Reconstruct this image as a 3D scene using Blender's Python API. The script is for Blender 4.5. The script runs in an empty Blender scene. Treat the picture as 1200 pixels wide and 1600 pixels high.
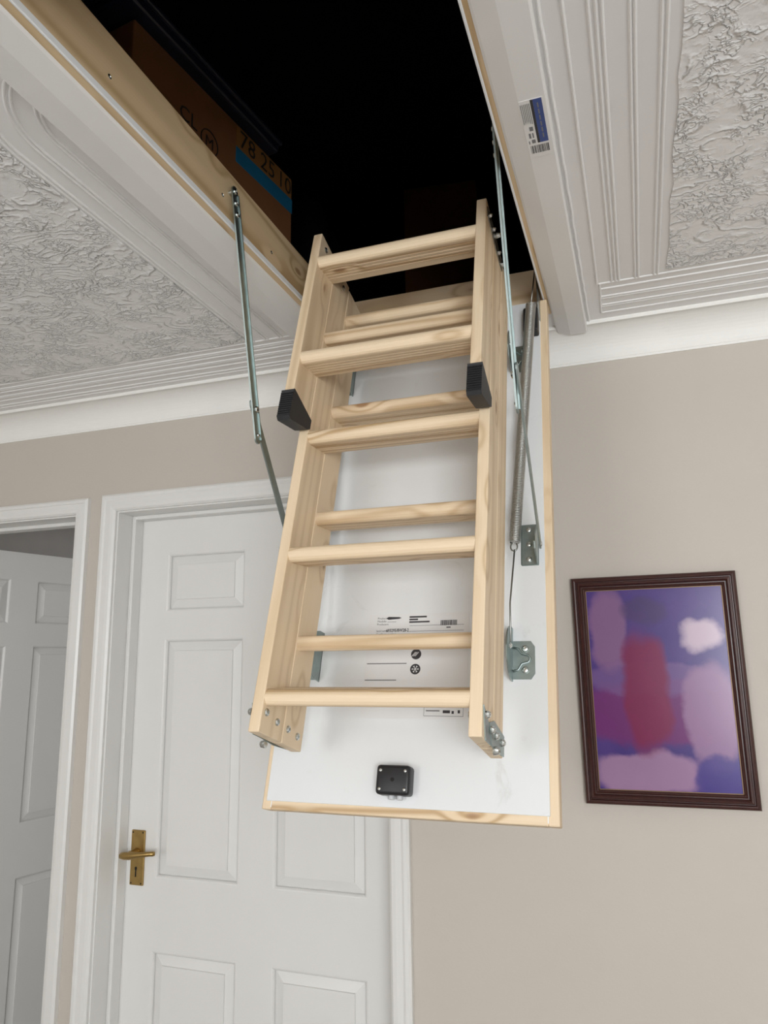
import bpy, bmesh, math, random
from mathutils import Matrix, Vector, Euler
random.seed(7)
SC = bpy.context.scene
COL = SC.collection
RAD = math.radians

# ---------------------------------------------------------------- camera
CAMZ = 1.56
F_PX, YAW, PITCH, ROLL = 1140.47, 0.33231, 0.19409, -0.01378
fw = Vector((-math.sin(YAW)*math.cos(PITCH), math.cos(YAW)*math.cos(PITCH), math.sin(PITCH)))
rt = Vector((math.cos(YAW), math.sin(YAW), 0)); up = rt.cross(fw)
r2 = math.cos(ROLL)*rt + math.sin(ROLL)*up
u2 = -math.sin(ROLL)*rt + math.cos(ROLL)*up
cam_d = bpy.data.cameras.new('camera'); cam = bpy.data.objects.new('camera', cam_d); COL.objects.link(cam)
m = Matrix((r2, u2, -fw)).transposed().to_4x4(); m.translation = Vector((0, 0, CAMZ)); cam.matrix_world = m
cam_d.sensor_fit = 'VERTICAL'; cam_d.sensor_height = 24.0; cam_d.lens = F_PX/1600*24.0; cam_d.clip_start = 0.02
SC.camera = cam

# ---------------------------------------------------------------- world, daylight, fill lamp, exposure
W = bpy.data.worlds.new('world'); SC.world = W; W.use_nodes = True
W.node_tree.nodes['Background'].inputs[0].default_value = (0.75, 0.85, 1.0, 1)
W.node_tree.nodes['Background'].inputs[1].default_value = 0.6
SC.view_settings.view_transform = 'Standard'; SC.view_settings.look = 'None'
SC.view_settings.gamma = 1; SC.view_settings.use_curve_mapping = False
SC.view_settings.exposure = 0.62
def area(name, loc, target, sx, sy, power, color):
    d = bpy.data.lights.new(name, 'AREA'); d.shape = 'RECTANGLE'; d.size = sx; d.size_y = sy
    d.energy = power; d.color = color
    o = bpy.data.objects.new(name, d); COL.objects.link(o); o.location = loc
    o.rotation_euler = (Vector(target)-Vector(loc)).to_track_quat('-Z', 'Y').to_euler()
    return o
area('daylight_back_window', (1.4, -2.68, 1.50), (1.2, 2, 1.55), 1.5, 1.3, 64, (0.95, 0.98, 1.0))
area('daylight_second_window', (-1.7, -2.68, 1.55), (-1.6, 2, 1.75), 1.1, 1.2, 20, (1.0, 0.985, 0.965))
area('fill_light_far_room', (-2.96, 3.3, 1.5), (-1.5, 3.3, 1.5), 0.8, 1.0, 7, (0.95, 0.98, 1.0))  # added fill lamp to lift the room behind the doors; no window there

# ---------------------------------------------------------------- materials
def nt(name):
    mt = bpy.data.materials.new(name); mt.use_nodes = True
    t = mt.node_tree; b = t.nodes['Principled BSDF']
    return mt, t, b
def node(t, kind, **kw):
    n = t.nodes.new(kind)
    for k, v in kw.items(): setattr(n, k, v)
    return n
def rgb(r, g, b):
    f = lambda c: (c/255/12.92) if c/255 <= 0.04045 else ((c/255+0.055)/1.055)**2.4
    return (f(r), f(g), f(b), 1)
def math_n(t, op, a, b=None, c=None, clamp=False):
    n = node(t, 'ShaderNodeMath', operation=op); n.use_clamp = clamp
    for i, v in enumerate((a, b, c)):
        if v is None: continue
        if isinstance(v, (int, float)): n.inputs[i].default_value = v
        else: t.links.new(v, n.inputs[i])
    return n.outputs[0]
def mixc(t, fac, a, b, mode='MIX'):
    n = node(t, 'ShaderNodeMix', data_type='RGBA', blend_type=mode)
    for s, v in ((0, fac), (6, a), (7, b)):
        if isinstance(v, (int, float)): n.inputs[s].default_value = v
        elif isinstance(v, tuple): n.inputs[s].default_value = v
        else: t.links.new(v, n.inputs[s])
    return n.outputs[2]
def smooth(t, x, lo, hi):
    n = node(t, 'ShaderNodeMapRange', interpolation_type='SMOOTHSTEP')
    t.links.new(x, n.inputs[0]); n.inputs[1].default_value = lo; n.inputs[2].default_value = hi
    return n.outputs[0]
def coords(t, kind='Object', scale=(1, 1, 1), rnd=False):
    tc = node(t, 'ShaderNodeTexCoord'); v = tc.outputs[kind]
    if rnd:
        oi = node(t, 'ShaderNodeObjectInfo'); ml = node(t, 'ShaderNodeVectorMath', operation='SCALE')
        cx = node(t, 'ShaderNodeCombineXYZ')
        t.links.new(math_n(t, 'MULTIPLY', oi.outputs['Random'], 7.3), cx.inputs[0])
        t.links.new(math_n(t, 'MULTIPLY', oi.outputs['Random'], 13.7), cx.inputs[1])
        t.links.new(math_n(t, 'MULTIPLY', oi.outputs['Random'], 9.1), cx.inputs[2])
        ad = node(t, 'ShaderNodeVectorMath', operation='ADD'); t.links.new(v, ad.inputs[0]); t.links.new(cx.outputs[0], ad.inputs[1]); v = ad.outputs[0]
    mp = node(t, 'ShaderNodeMapping'); mp.inputs['Scale'].default_value = scale; t.links.new(v, mp.inputs[0])
    return mp.outputs[0], v
def noise(t, vec, scale, detail=2, rough=0.5, dist=0.0):
    n = node(t, 'ShaderNodeTexNoise'); n.inputs['Scale'].default_value = scale; n.inputs['Detail'].default_value = detail
    n.inputs['Roughness'].default_value = rough; n.inputs['Distortion'].default_value = dist
    if vec is not None: t.links.new(vec, n.inputs['Vector'])
    return n.outputs[0]
def bump(t, b, h, strength, dist):
    n = node(t, 'ShaderNodeBump'); n.inputs['Strength'].default_value = strength; n.inputs['Distance'].default_value = dist
    t.links.new(h, n.inputs['Height']); t.links.new(n.outputs[0], b.inputs['Normal'])
def plain(name, col, rough=0.5, metal=0.0, var=0.05, nscale=12, bmp=0.0, bscale=80, coat=0.0, spec=0.5):
    mt, t, b = nt(name)
    v, raw = coords(t)
    n = noise(t, v, nscale, 4)
    dk = tuple(c*(1-var*2) for c in col[:3])+(1,); lt = tuple(min(1, c*(1+var*2)) for c in col[:3])+(1,)
    t.links.new(mixc(t, n, dk, lt), b.inputs['Base Color'])
    b.inputs['Roughness'].default_value = rough; b.inputs['Metallic'].default_value = metal
    b.inputs['Coat Weight'].default_value = coat; b.inputs['Specular IOR Level'].default_value = spec
    if bmp: bump(t, b, noise(t, v, bscale, 4), bmp, 0.002)
    return mt
def wood(name, axis, light, mid, dark, freq=34, rough=0.5, knots=True, con=1.1):
    mt, t, b = nt(name)
    sc = [1, 1, 1]; sc[axis] = 0.07
    v, raw = coords(t, scale=tuple(sc), rnd=True)
    sep = node(t, 'ShaderNodeSeparateXYZ'); t.links.new(v, sep.inputs[0])
    o = [i for i in range(3) if i != axis]
    cross = math_n(t, 'ADD', math_n(t, 'MULTIPLY', sep.outputs[o[0]], 0.9), math_n(t, 'MULTIPLY', sep.outputs[o[1]], 0.75))
    lo = noise(t, v, 7, 1)
    # knots
    ks = [15, 15, 15]; ks[axis] = 6.5
    mp = node(t, 'ShaderNodeMapping'); mp.inputs['Scale'].default_value = tuple(ks); t.links.new(raw, mp.inputs[0])
    vo = node(t, 'ShaderNodeTexVoronoi'); t.links.new(mp.outputs[0], vo.inputs['Vector']); vo.inputs['Scale'].default_value = 1.0
    sc2 = node(t, 'ShaderNodeSeparateColor'); t.links.new(vo.outputs['Color'], sc2.inputs[0])
    on = math_n(t, 'GREATER_THAN', sc2.outputs[0], 0.25)
    infl = math_n(t, 'MULTIPLY', math_n(t, 'SUBTRACT', 1.0, smooth(t, vo.outputs['Distance'], 0.0, 0.45)), on)
    phase = math_n(t, 'ADD', math_n(t, 'MULTIPLY', cross, freq*6.28), math_n(t, 'MULTIPLY', lo, 44))
    phase = math_n(t, 'ADD', phase, math_n(t, 'MULTIPLY', infl, 9.0))
    s = math_n(t, 'MULTIPLY_ADD', math_n(t, 'SINE', phase), 0.5, 0.5)
    s = math_n(t, 'POWER', s, 2.6)
    fs = [500, 500, 500]; fs[axis] = 9
    mp2 = node(t, 'ShaderNodeMapping'); mp2.inputs['Scale'].default_value = tuple(fs); t.links.new(raw, mp2.inputs[0])
    fine = noise(t, mp2.outputs[0], 1.0, 3)
    line = tuple(0.72*x for x in mid[:3])+(1,)
    c = mixc(t, math_n(t, 'MULTIPLY', math_n(t, 'MULTIPLY', s, con), noise(t, v, 5, 1), clamp=True), light, line)
    c = mixc(t, math_n(t, 'MULTIPLY', fine, 0.35), c, mid)
    big = noise(t, v, 4, 1)
    c = mixc(t, math_n(t, 'MULTIPLY', big, 0.25), c, mid)
    if knots:
        k = math_n(t, 'MULTIPLY', math_n(t, 'SUBTRACT', 1.0, smooth(t, vo.outputs['Distance'], 0.06, 0.13)), on)
        c = mixc(t, math_n(t, 'MULTIPLY', k, 0.75), c, dark)
        ring = math_n(t, 'MULTIPLY', infl, 0.25)
        c = mixc(t, ring, c, mid)
    t.links.new(c, b.inputs['Base Color'])
    b.inputs['Roughness'].default_value = rough
    bump(t, b, math_n(t, 'ADD', s, fine), 0.12, 0.0006)
    return mt
PL, PM, PD = rgb(238, 219, 190), rgb(212, 178, 134), rgb(124, 76, 40)
M = {}
M['pine_z'] = wood('pine_lengthwise', 2, PL, PM, PD, freq=18, con=0.85)
M['pine_x'] = wood('pine_tread', 0, PL, PM, PD, con=1.7)
M['pine_y'] = wood('pine_lining', 1, rgb(226, 204, 168), rgb(196, 162, 116), rgb(116, 68, 32), freq=26, con=1.6)
M['white_gloss'] = plain('white_gloss_paint', rgb(226, 225, 222), 0.32, var=0.015, nscale=5, bmp=0.05, bscale=25)
M['white_trim'] = plain('white_satin_primed_board', rgb(232, 231, 229), 0.45, var=0.02, nscale=8)
M['white_panel'] = None
M['cove'] = plain('white_cove_plaster', rgb(238, 237, 233), 0.55, var=0.012, nscale=4, bmp=0.04, bscale=18)
M['steel'] = plain('zinc_plated_steel', rgb(158, 170, 168), 0.42, 1.0, var=0.10, nscale=60)
M['steel_dark'] = plain('dull_spring_steel', rgb(150, 152, 148), 0.36, 1.0, var=0.1, nscale=40)
M['spring_steel'] = plain('spring_steel', rgb(196, 196, 192), 0.42, 1.0, var=0.06, nscale=40)
M['bolt'] = plain('bright_zinc_bolt', rgb(205, 208, 205), 0.25, 1.0, var=0.05, nscale=90)
M['black_rubber'] = plain('black_rubber', rgb(34, 34, 36), 0.55, var=0.1, nscale=70)
M['black_plastic'] = plain('black_plastic', rgb(30, 30, 33), 0.42, var=0.06, nscale=50)
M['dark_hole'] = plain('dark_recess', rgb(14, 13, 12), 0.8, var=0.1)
M['nub'] = plain('pale_grey_plastic', rgb(196, 198, 200), 0.4, var=0.02)
M['brass'] = plain('aged_brass', rgb(172, 144, 92), 0.36, 1.0, var=0.14, nscale=45)
M['seal'] = plain('white_seal_strip', rgb(236, 238, 240), 0.5, var=0.01)
M['paper'] = plain('white_paper_label', rgb(226, 226, 226), 0.35, var=0.01)
M['ink'] = plain('dark_ink', rgb(52, 50, 54), 0.6, var=0.02)
M['ink_grey'] = plain('grey_ink', rgb(120, 120, 122), 0.6, var=0.02)
M['blue_ink'] = plain('blue_print', rgb(58, 78, 138), 0.5, var=0.08, nscale=90)
M['cardboard'] = plain('brown_cardboard', rgb(120, 76, 42), 0.85, var=0.08, nscale=14)
M['box_ink'] = plain('black_box_print', rgb(26, 22, 20), 0.7, var=0.03)
M['blue_tape'] = plain('blue_tape', rgb(30, 104, 142), 0.5, var=0.04)
M['tan_print'] = plain('ochre_box_print', rgb(132, 90, 40), 0.8, var=0.05)
M['navy'] = plain('navy_plastic_lid', rgb(24, 28, 44), 0.35, var=0.08)
M['attic_dark'] = plain('shade_black_roof_felt', rgb(20, 18, 17), 0.9, var=0.2)  # near-black colour stands in for the darkness of the unlit loft
M['attic_floor'] = plain('shade_dark_boards', rgb(38, 32, 28), 0.9, var=0.2)  # boards coloured dark so the loft reads as unlit
M['black_bag'] = plain('black_polythene', rgb(16, 16, 18), 0.32, var=0.1)
M['carpet'] = plain('beige_carpet', rgb(168, 164, 160), 0.95, var=0.08, nscale=200, bmp=0.3, bscale=500)
M['inner_room'] = plain('grey_plaster_room', rgb(176, 172, 168), 0.8, var=0.03)

def wall_mat():
    mt, t, b = nt('greige_emulsion_wall')
    v, raw = coords(t)
    n = noise(t, v, 2.2, 3)
    c = mixc(t, n, rgb(192, 184, 174), rgb(199, 191, 181))
    t.links.new(c, b.inputs['Base Color']); b.inputs['Roughness'].default_value = 0.62
    h = math_n(t, 'ADD', noise(t, v, 140, 3), math_n(t, 'MULTIPLY', noise(t, v, 14, 2), 1.5))
    bump(t, b, h, 0.10, 0.002)
    return mt
M['wall'] = wall_mat()
def ceil_mat(name, swirl):
    mt, t, b = nt(name)
    v, raw = coords(t)
    b.inputs['Base Color'].default_value = rgb(236, 235, 234)
    b.inputs['Roughness'].default_value = 0.36
    if swirl:
        # combed plaster swirls: stroke lines that follow the contours of a warped field, fading in and out
        dn = node(t, 'ShaderNodeTexNoise'); dn.inputs['Scale'].default_value = 26; dn.inputs['Detail'].default_value = 3; t.links.new(v, dn.inputs['Vector'])
        sb = node(t, 'ShaderNodeVectorMath', operation='SUBTRACT'); t.links.new(dn.outputs['Color'], sb.inputs[0]); sb.inputs[1].default_value = (0.5, 0.5, 0.5)
        ms = node(t, 'ShaderNodeVectorMath', operation='SCALE'); t.links.new(sb.outputs[0], ms.inputs[0]); ms.inputs['Scale'].default_value = 0.030
        ad = node(t, 'ShaderNodeVectorMath', operation='ADD'); t.links.new(v, ad.inputs[0]); t.links.new(ms.outputs[0], ad.inputs[1])
        mp = node(t, 'ShaderNodeMapping'); mp.inputs['Scale'].default_value = (0.55, 1.0, 1.0); mp.inputs['Rotation'].default_value = (0, 0, 0.35); t.links.new(ad.outputs[0], mp.inputs[0])
        n1 = noise(t, mp.outputs[0], 7.5, 2, 0.45)
        sn = math_n(t, 'SINE', math_n(t, 'MULTIPLY', n1, 105.0))
        rid = math_n(t, 'POWER', math_n(t, 'MULTIPLY_ADD', sn, 0.5, 0.5), 5.0)
        msk = smooth(t, noise(t, v, 22, 3), 0.36, 0.60)
        n2 = noise(t, ad.outputs[0], 70, 2)
        rid2 = math_n(t, 'POWER', math_n(t, 'SUBTRACT', 1.0, math_n(t, 'MULTIPLY', math_n(t, 'ABSOLUTE', math_n(t, 'SUBTRACT', n2, 0.5)), 9.0), clamp=True), 2.0)
        msk2 = smooth(t, noise(t, v, 15, 2), 0.38, 0.58)
        h = math_n(t, 'ADD', math_n(t, 'MULTIPLY', rid, msk), math_n(t, 'MULTIPLY', math_n(t, 'MULTIPLY', rid2, msk2), 0.8))
        h = math_n(t, 'ADD', h, math_n(t, 'MULTIPLY', noise(t, v, 60, 3), 0.35))
        bump(t, b, h, 1.0, 0.0040)
        b.inputs['Roughness'].default_value = 0.22
    else:
        bump(t, b, noise(t, v, 120, 3), 0.06, 0.002)
    return mt
M['ceiling'] = ceil_mat('white_painted_ceiling', False)
M['artex'] = ceil_mat('white_swirl_plaster', True)
def panel_mat():
    mt, t, b = nt('white_laminate_panel')
    v, raw = coords(t)
    n = noise(t, v, 9, 5, 0.65, 1.2)
    sm = smooth(t, n, 0.60, 0.72)
    t.links.new(mixc(t, math_n(t, 'MULTIPLY', sm, 0.16), rgb(226, 228, 229), rgb(150, 140, 128)), b.inputs['Base Color'])
    b.inputs['Roughness'].default_value = 0.30
    return mt
M['white_panel'] = panel_mat()
def frame_mat():
    mt, t, b = nt('mahogany_stained_moulding')
    v, raw = coords(t, scale=(40, 40, 40))
    n = noise(t, v, 2.0, 4)
    t.links.new(mixc(t, n, rgb(44, 20, 18), rgb(72, 36, 30)), b.inputs['Base Color'])
    b.inputs['Roughness'].default_value = 0.28
    return mt
M['mahogany'] = frame_mat()
M['gilt'] = plain('dull_gilt_line', rgb(120, 96, 70), 0.4, 0.4, var=0.1)
def print_mat():
    # a plain stand-in picture: soft abstract colour fields in violet, magenta, mauve and cream
    mt, t, b = nt('abstract_violet_print')
    tc = node(t, 'ShaderNodeTexCoord')
    nn = node(t, 'ShaderNodeTexNoise'); nn.inputs['Scale'].default_value = 14; nn.inputs['Detail'].default_value = 4; t.links.new(tc.outputs['Object'], nn.inputs['Vector'])
    sb = node(t, 'ShaderNodeVectorMath', operation='SUBTRACT'); t.links.new(nn.outputs['Color'], sb.inputs[0]); sb.inputs[1].default_value = (0.5, 0.5, 0.5)
    ms = node(t, 'ShaderNodeVectorMath', operation='SCALE'); t.links.new(sb.outputs[0], ms.inputs[0]); ms.inputs['Scale'].default_value = 0.05
    ad = node(t, 'ShaderNodeVectorMath', operation='ADD'); t.links.new(tc.outputs['Object'], ad.inputs[0]); t.links.new(ms.outputs[0], ad.inputs[1])
    sp = node(t, 'ShaderNodeSeparateXYZ'); t.links.new(ad.outputs[0], sp.inputs[0])
    X, Z = sp.outputs[0], sp.outputs[2]
    def blob(cx, cz, rx, rz, soft=0.5):
        dx = math_n(t, 'POWER', math_n(t, 'ABSOLUTE', math_n(t, 'DIVIDE', math_n(t, 'SUBTRACT', X, cx), rx)), 2.6)
        dz = math_n(t, 'POWER', math_n(t, 'ABSOLUTE', math_n(t, 'DIVIDE', math_n(t, 'SUBTRACT', Z, cz), rz)), 2.6)
        return math_n(t, 'SUBTRACT', 1.0, smooth(t, math_n(t, 'ADD', dx, dz), 1-soft, 1+soft))
    c = mixc(t, nn.outputs[0], rgb(48, 34, 110), rgb(88, 60, 132))
    for cx, cz, rx, rz, col, k, soft in (
        (0.0, -0.055, 0.17, 0.07, (112, 34, 104), 0.85, 0.35),
        (0.0, 0.02, 0.17, 0.035, (116, 84, 138), 0.7, 0.4),
        (-0.10, 0.13, 0.04, 0.09, (140, 100, 138), 0.75, 0.5),
        (0.10, -0.06, 0.055, 0.11, (146, 110, 148), 0.9, 0.4),
        (-0.045, -0.185, 0.11, 0.045, (160, 124, 158), 0.9, 0.4),
        (0.12, -0.19, 0.06, 0.045, (62, 46, 128), 0.9, 0.4),
        (-0.03, -0.01, 0.05, 0.13, (122, 24, 74), 0.95, 0.5),
        (0.095, 0.115, 0.04, 0.035, (206, 184, 198), 0.85, 0.7),
        (-0.02, 0.17, 0.05, 0.03, (70, 50, 96), 0.7, 0.7)):
        c = mixc(t, math_n(t, 'MULTIPLY', blob(cx, cz, rx, rz, soft), k), c, rgb(*col))
    t.links.new(c, b.inputs['Base Color']); b.inputs['Roughness'].default_value = 0.22
    return mt
M['print'] = print_mat()

# ---------------------------------------------------------------- mesh helpers
def mk(name, bm, mat, parent=None, smooth_=False, loc=None, rot=None):
    me = bpy.data.meshes.new(name); bmesh.ops.recalc_face_normals(bm, faces=bm.faces[:]); bm.to_mesh(me); bm.free()
    me.materials.append(M[mat] if isinstance(mat, str) else mat)
    if smooth_:
        for p in me.polygons: p.use_smooth = True
    o = bpy.data.objects.new(name, me); COL.objects.link(o)
    if parent is not None: o.parent = parent
    if loc: o.location = loc
    if rot: o.rotation_euler = rot
    return o
def dup(o, parent=None, loc=None, rot=None, scale=None):
    c = o.copy(); COL.objects.link(c); c.parent = parent if parent is not None else o.parent
    if loc is not None: c.location = loc
    if rot is not None: c.rotation_euler = rot
    if scale is not None: c.scale = scale
    return c
def tag(o, label=None, cat=None, group=None, kind=None):
    if label: o['label'] = label
    if cat: o['category'] = cat
    if group: o['group'] = group
    if kind: o['kind'] = kind
    return o
def empty(name, loc=(0, 0, 0), rot=(0, 0, 0)):
    o = bpy.data.objects.new(name, None); COL.objects.link(o); o.location = loc; o.rotation_euler = rot; o.empty_display_size = 0.05
    return o
def B(): return bmesh.new()
def bx(bm, x0, x1, y0, y1, z0, z1, bev=0.0, seg=1):
    g = bmesh.ops.create_cube(bm, size=1.0)
    for v in g['verts']:
        v.co = Vector(((x0+x1)/2+v.co.x*(x1-x0), (y0+y1)/2+v.co.y*(y1-y0), (z0+z1)/2+v.co.z*(z1-z0)))
    if bev:
        es = list({e for v in g['verts'] for e in v.link_edges})
        bmesh.ops.bevel(bm, geom=es, offset=bev, segments=seg, affect='EDGES', profile=0.5)
    return bm
def prism(bm, poly, a0, a1, axis=0):
    """extrude a 2-D polygon along an axis; poly coords are the two other axes in order"""
    def P(p, a):
        l = [p[0], p[1]]; l.insert(axis, a); return Vector(l)
    v0 = [bm.verts.new(P(p, a0)) for p in poly]; v1 = [bm.verts.new(P(p, a1)) for p in poly]
    n = len(poly)
    bm.faces.new(v0[::-1]); bm.faces.new(v1)
    for i in range(n): bm.faces.new((v0[i], v0[(i+1) % n], v1[(i+1) % n], v1[i]))
    return bm
def tube(bm, pts, r, sides=8, cap=True):
    pts = [Vector(p) for p in pts]; rings = []
    up0 = None
    for i, p in enumerate(pts):
        d = (pts[min(i+1, len(pts)-1)]-pts[max(i-1, 0)]).normalized()
        if up0 is None:
            up0 = d.orthogonal().normalized()
        up0 = (up0 - d*up0.dot(d)).normalized(); s = d.cross(up0)
        rr = r[i] if isinstance(r, (list, tuple)) else r
        rings.append([bm.verts.new(p+rr*(math.cos(2*math.pi*k/sides)*up0+math.sin(2*math.pi*k/sides)*s)) for k in range(sides)])
    for a, b in zip(rings, rings[1:]):
        for k in range(sides): bm.faces.new((a[k], a[(k+1) % sides], b[(k+1) % sides], b[k]))
    if cap: bm.faces.new(rings[0][::-1]); bm.faces.new(rings[-1])
    return bm
def dome(bm, c, axis, r, h, sides=12):
    """screw or bolt head: low dome with a recessed cross"""
    c = Vector(c); a = Vector(axis).normalized(); u = a.orthogonal().normalized(); w = a.cross(u)
    prof = [(r, 0), (r, h*0.35), (r*0.8, h*0.8), (r*0.42, h), (r*0.34, h*0.5)]
    rings = [[bm.verts.new(c+a*z+rr*(math.cos(2*math.pi*k/sides)*u+math.sin(2*math.pi*k/sides)*w)) for k in range(sides)] for rr, z in prof]
    for p, q in zip(rings, rings[1:]):
        for k in range(sides): bm.faces.new((p[k], p[(k+1) % sides], q[(k+1) % sides], q[k]))
    bm.faces.new(rings[-1]); bm.faces.new(rings[0][::-1])
    return bm
def disc(bm, c, r, y, sides=20):
    vs = [bm.verts.new((c[0]+r*math.cos(2*math.pi*k/sides), y, c[1]+r*math.sin(2*math.pi*k/sides))) for k in range(sides)]
    bm.faces.new(vs)
def text_mesh(body, size, align='LEFT', bold=0.0):
    cu = bpy.data.curves.new('text', 'FONT'); cu.body = body; cu.size = size; cu.align_x = align; cu.offset = bold; cu.resolution_u = 2
    to = bpy.data.objects.new('text', cu); COL.objects.link(to)
    bpy.context.view_layer.update()
    me = bpy.data.meshes.new_from_object(to.evaluated_get(bpy.context.evaluated_depsgraph_get()))
    bpy.data.objects.remove(to); bpy.data.curves.remove(cu)
    return me
def text(name, body, size, mat, parent, loc, rot, align='LEFT', bold=0.0, sx=1.0):
    me = text_mesh(body, size, align, bold); me.materials.clear(); me.materials.append(M[mat])
    o = bpy.data.objects.new(name, me); COL.objects.link(o); o.parent = parent; o.location = loc; o.rotation_euler = rot; o.scale = (sx, 1, 1)
    return o

# ---------------------------------------------------------------- room shell
H = 2.35; WY = 1.80; WT = 0.15         # ceiling height, far wall plane, wall thickness
XL, XR, YB = -3.0, 2.7, -2.75
HX0, HX1, HY0, HY1 = -0.663, -0.150, 0.46, 1.62   # hatch opening (inner faces of the lining)
D2 = (-1.476, -0.620); D1 = (-2.405, -1.635); DZ = 1.998   # door openings
def st(o, label=None): return tag(o, label, kind='structure')

bm = B(); bx(bm, XL-.1, XR+.1, YB-.1, 4.3, -0.1, 0); st(mk('floor', bm, 'carpet'), 'beige carpeted floor of the landing')
bm = B()
for a, b_ in ((XL-.1, D1[0]-.02), (D1[1]+.02, D2[0]-.02), (D2[1]+.02, XR+.1)): bx(bm, a, b_, WY, WY+WT, 0, H)
for a in (D1, D2): bx(bm, a[0]-.02, a[1]+.02, WY, WY+WT, DZ+.02, H)
st(mk('wall_back', bm, 'wall'), 'greige painted wall with two white doors')
bm = B(); bx(bm, XR, XR+.1, YB, WY, 0, H); st(mk('wall_right', bm, 'wall'), 'greige painted side wall of the landing')
bm = B(); bx(bm, XL-.1, XL, YB, WY, 0, H); st(mk('wall_left', bm, 'wall'), 'greige painted wall at the door end of the landing')
bm = B()   # wall behind the photographer with the window that lights the landing
wx0, wx1, wz0, wz1 = 0.6, 2.2, 0.80, 2.2
vx0, vx1 = -2.3, -1.1
for a, b_ in ((XL-.1, vx0), (vx1, wx0), (wx1, XR+.1)): bx(bm, a, b_, YB-.1, YB, 0, H)
for a, b_ in ((vx0, vx1), (wx0, wx1)): bx(bm, a, b_, YB-.1, YB, 0, wz0); bx(bm, a, b_, YB-.1, YB, wz1, H)
st(mk('wall_front', bm, 'wall'), 'greige painted wall around the landing windows')
for n_, (q0, q1) in enumerate(((wx0, wx1), (vx0, vx1)), 1):
    bm = B()
    for a in ((q0, q0+.05), (q1-.05, q1), ((q0+q1)/2-.025, (q0+q1)/2+.025)): bx(bm, a[0], a[1], YB-.08, YB-.03, wz0, wz1, .004)
    for a in ((wz0, wz0+.05), (wz1-.05, wz1)): bx(bm, q0, q1, YB-.08, YB-.03, a[0], a[1], .004)
    st(mk('window_%d' % n_, bm, 'white_gloss'), 'white framed landing window')
# room behind the doors
bm = B()
bx(bm, XL-.1, XL, WY+WT, 4.2, 0, H); bx(bm, -0.3, -0.2, WY+WT, 4.2, 0, H); bx(bm, XL-.1, -0.2, 4.2, 4.3, 0, H); bx(bm, -1.56, -1.5, WY+WT, 4.2, 0, H)
st(mk('wall_inner', bm, 'inner_room'), 'grey walls of the room behind the open door')

# ceiling with the hatch hole
bm = B()
bx(bm, XL-.1, HX0-.018, YB-.1, 4.3, H, H+.03); bx(bm, HX1+.018, XR+.1, YB-.1, 4.3, H, H+.03)
bx(bm, HX0-.018, HX1+.018, YB-.1, HY0-.018, H, H+.03); bx(bm, HX0-.018, HX1+.018, HY1+.018, 4.3, H, H+.03)
CEIL = st(mk('ceiling', bm, 'ceiling'), 'white ceiling with embossed border stripes')
# embossed border ridges
def ridge(pts, w=0.0030, h=0.0034):
    bm = B(); prof = [(-w, 0), (-w*.6, -h*.75), (0, -h), (w*.6, -h*.75), (w, 0)]
    pts = [Vector((p[0], p[1], 0)) for p in pts]; rings = []
    for i, p in enumerate(pts):
        d = (pts[min(i+1, len(pts)-1)]-pts[max(i-1, 0)]).normalized(); s = Vector((-d.y, d.x, 0))
        rings.append([bm.verts.new(p+s*a+Vector((0, 0, H+.0005+z))) for a, z in prof])
    for a, b_ in zip(rings, rings[1:]):
        for k in range(len(prof)-1): bm.faces.new((a[k], a[k+1], b_[k+1], b_[k]))
        bm.faces.new((a[0], b_[0], b_[-1], a[-1]))
    bm.faces.new(rings[0][::-1]); bm.faces.new(rings[-1])
    return mk('moulding_ridge', bm, 'ceiling', CEIL)
def jl(x0, y0, x1, y1, n=12, j=0.0006):
    return [(x0+(x1-x0)*i/n+random.uniform(-j, j), y0+(y1-y0)*i/n+random.uniform(-j, j)) for i in range(n+1)]
for x in (-.034, -.004, .0045, .012, .045, .0515, .083, .0905): ridge(jl(x, -0.3, x+.001, 1.543))
ridge(jl(-.028, 1.543, -.031, 1.688, 4))
for y in (1.543, 1.569, 1.606, 1.615, 1.647, 1.656, 1.688): ridge(jl(-.03, y, 2.2, y, 20), .0034, .003)
for y in (1.541, 1.566, 1.575, 1.591, 1.617, 1.625, 1.647, 1.678, 1.696): ridge(jl(-2.9, y, -.70, y, 20), .0034, .003)
def curl(x, k):
    p = jl(x, 1.54, x, 0.79, 10)
    R_ = 0.10+k
    for i in range(1, 40):
        a = i/39*1.45
        q = (x+R_*(1-math.cos(a)), 0.79-R_*math.sin(a))
        if q[0] > -.742: break
        p.append(q)
    return p
for x, k in ((-.883, .10), (-.874, .092), (-.842, .06), (-.834, .052), (-.803, .02), (-.796, .013)): ridge(curl(x, k))
for xq in (-.0615, -.7685):
    o = ridge(jl(xq, .30, xq, 1.72, 60, .0009), .0030, .0042); o.name = 'caulk_bead'
# swirled plaster fields
def patch(outline, depth=.0025):
    bm = B(); prism(bm, outline, H-depth, H+.001, 2); return mk('swirl_plaster_field', bm, 'artex', CEIL)
def wob(x0, y0, x1, y1, n=60, j=.003):
    return [(x0+(x1-x0)*i/n+random.uniform(-j, j), y0+(y1-y0)*i/n+random.uniform(-j, j)) for i in range(n)]
patch(wob(.112, -1.5, .109, 1.525)+wob(.109, 1.525, 2.2, 1.53)+[(2.2, 1.53), (2.2, -1.5)])
lp = [(x-.006, y) for x, y in curl(-.884, .101)]
patch(wob(-2.9, 1.53, -.892, 1.53)+[(x, min(y, 1.528)) for x, y in lp if x < -.70]+[(-.72, .45), (-.72, -1.5), (-2.9, -1.5)])

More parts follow.
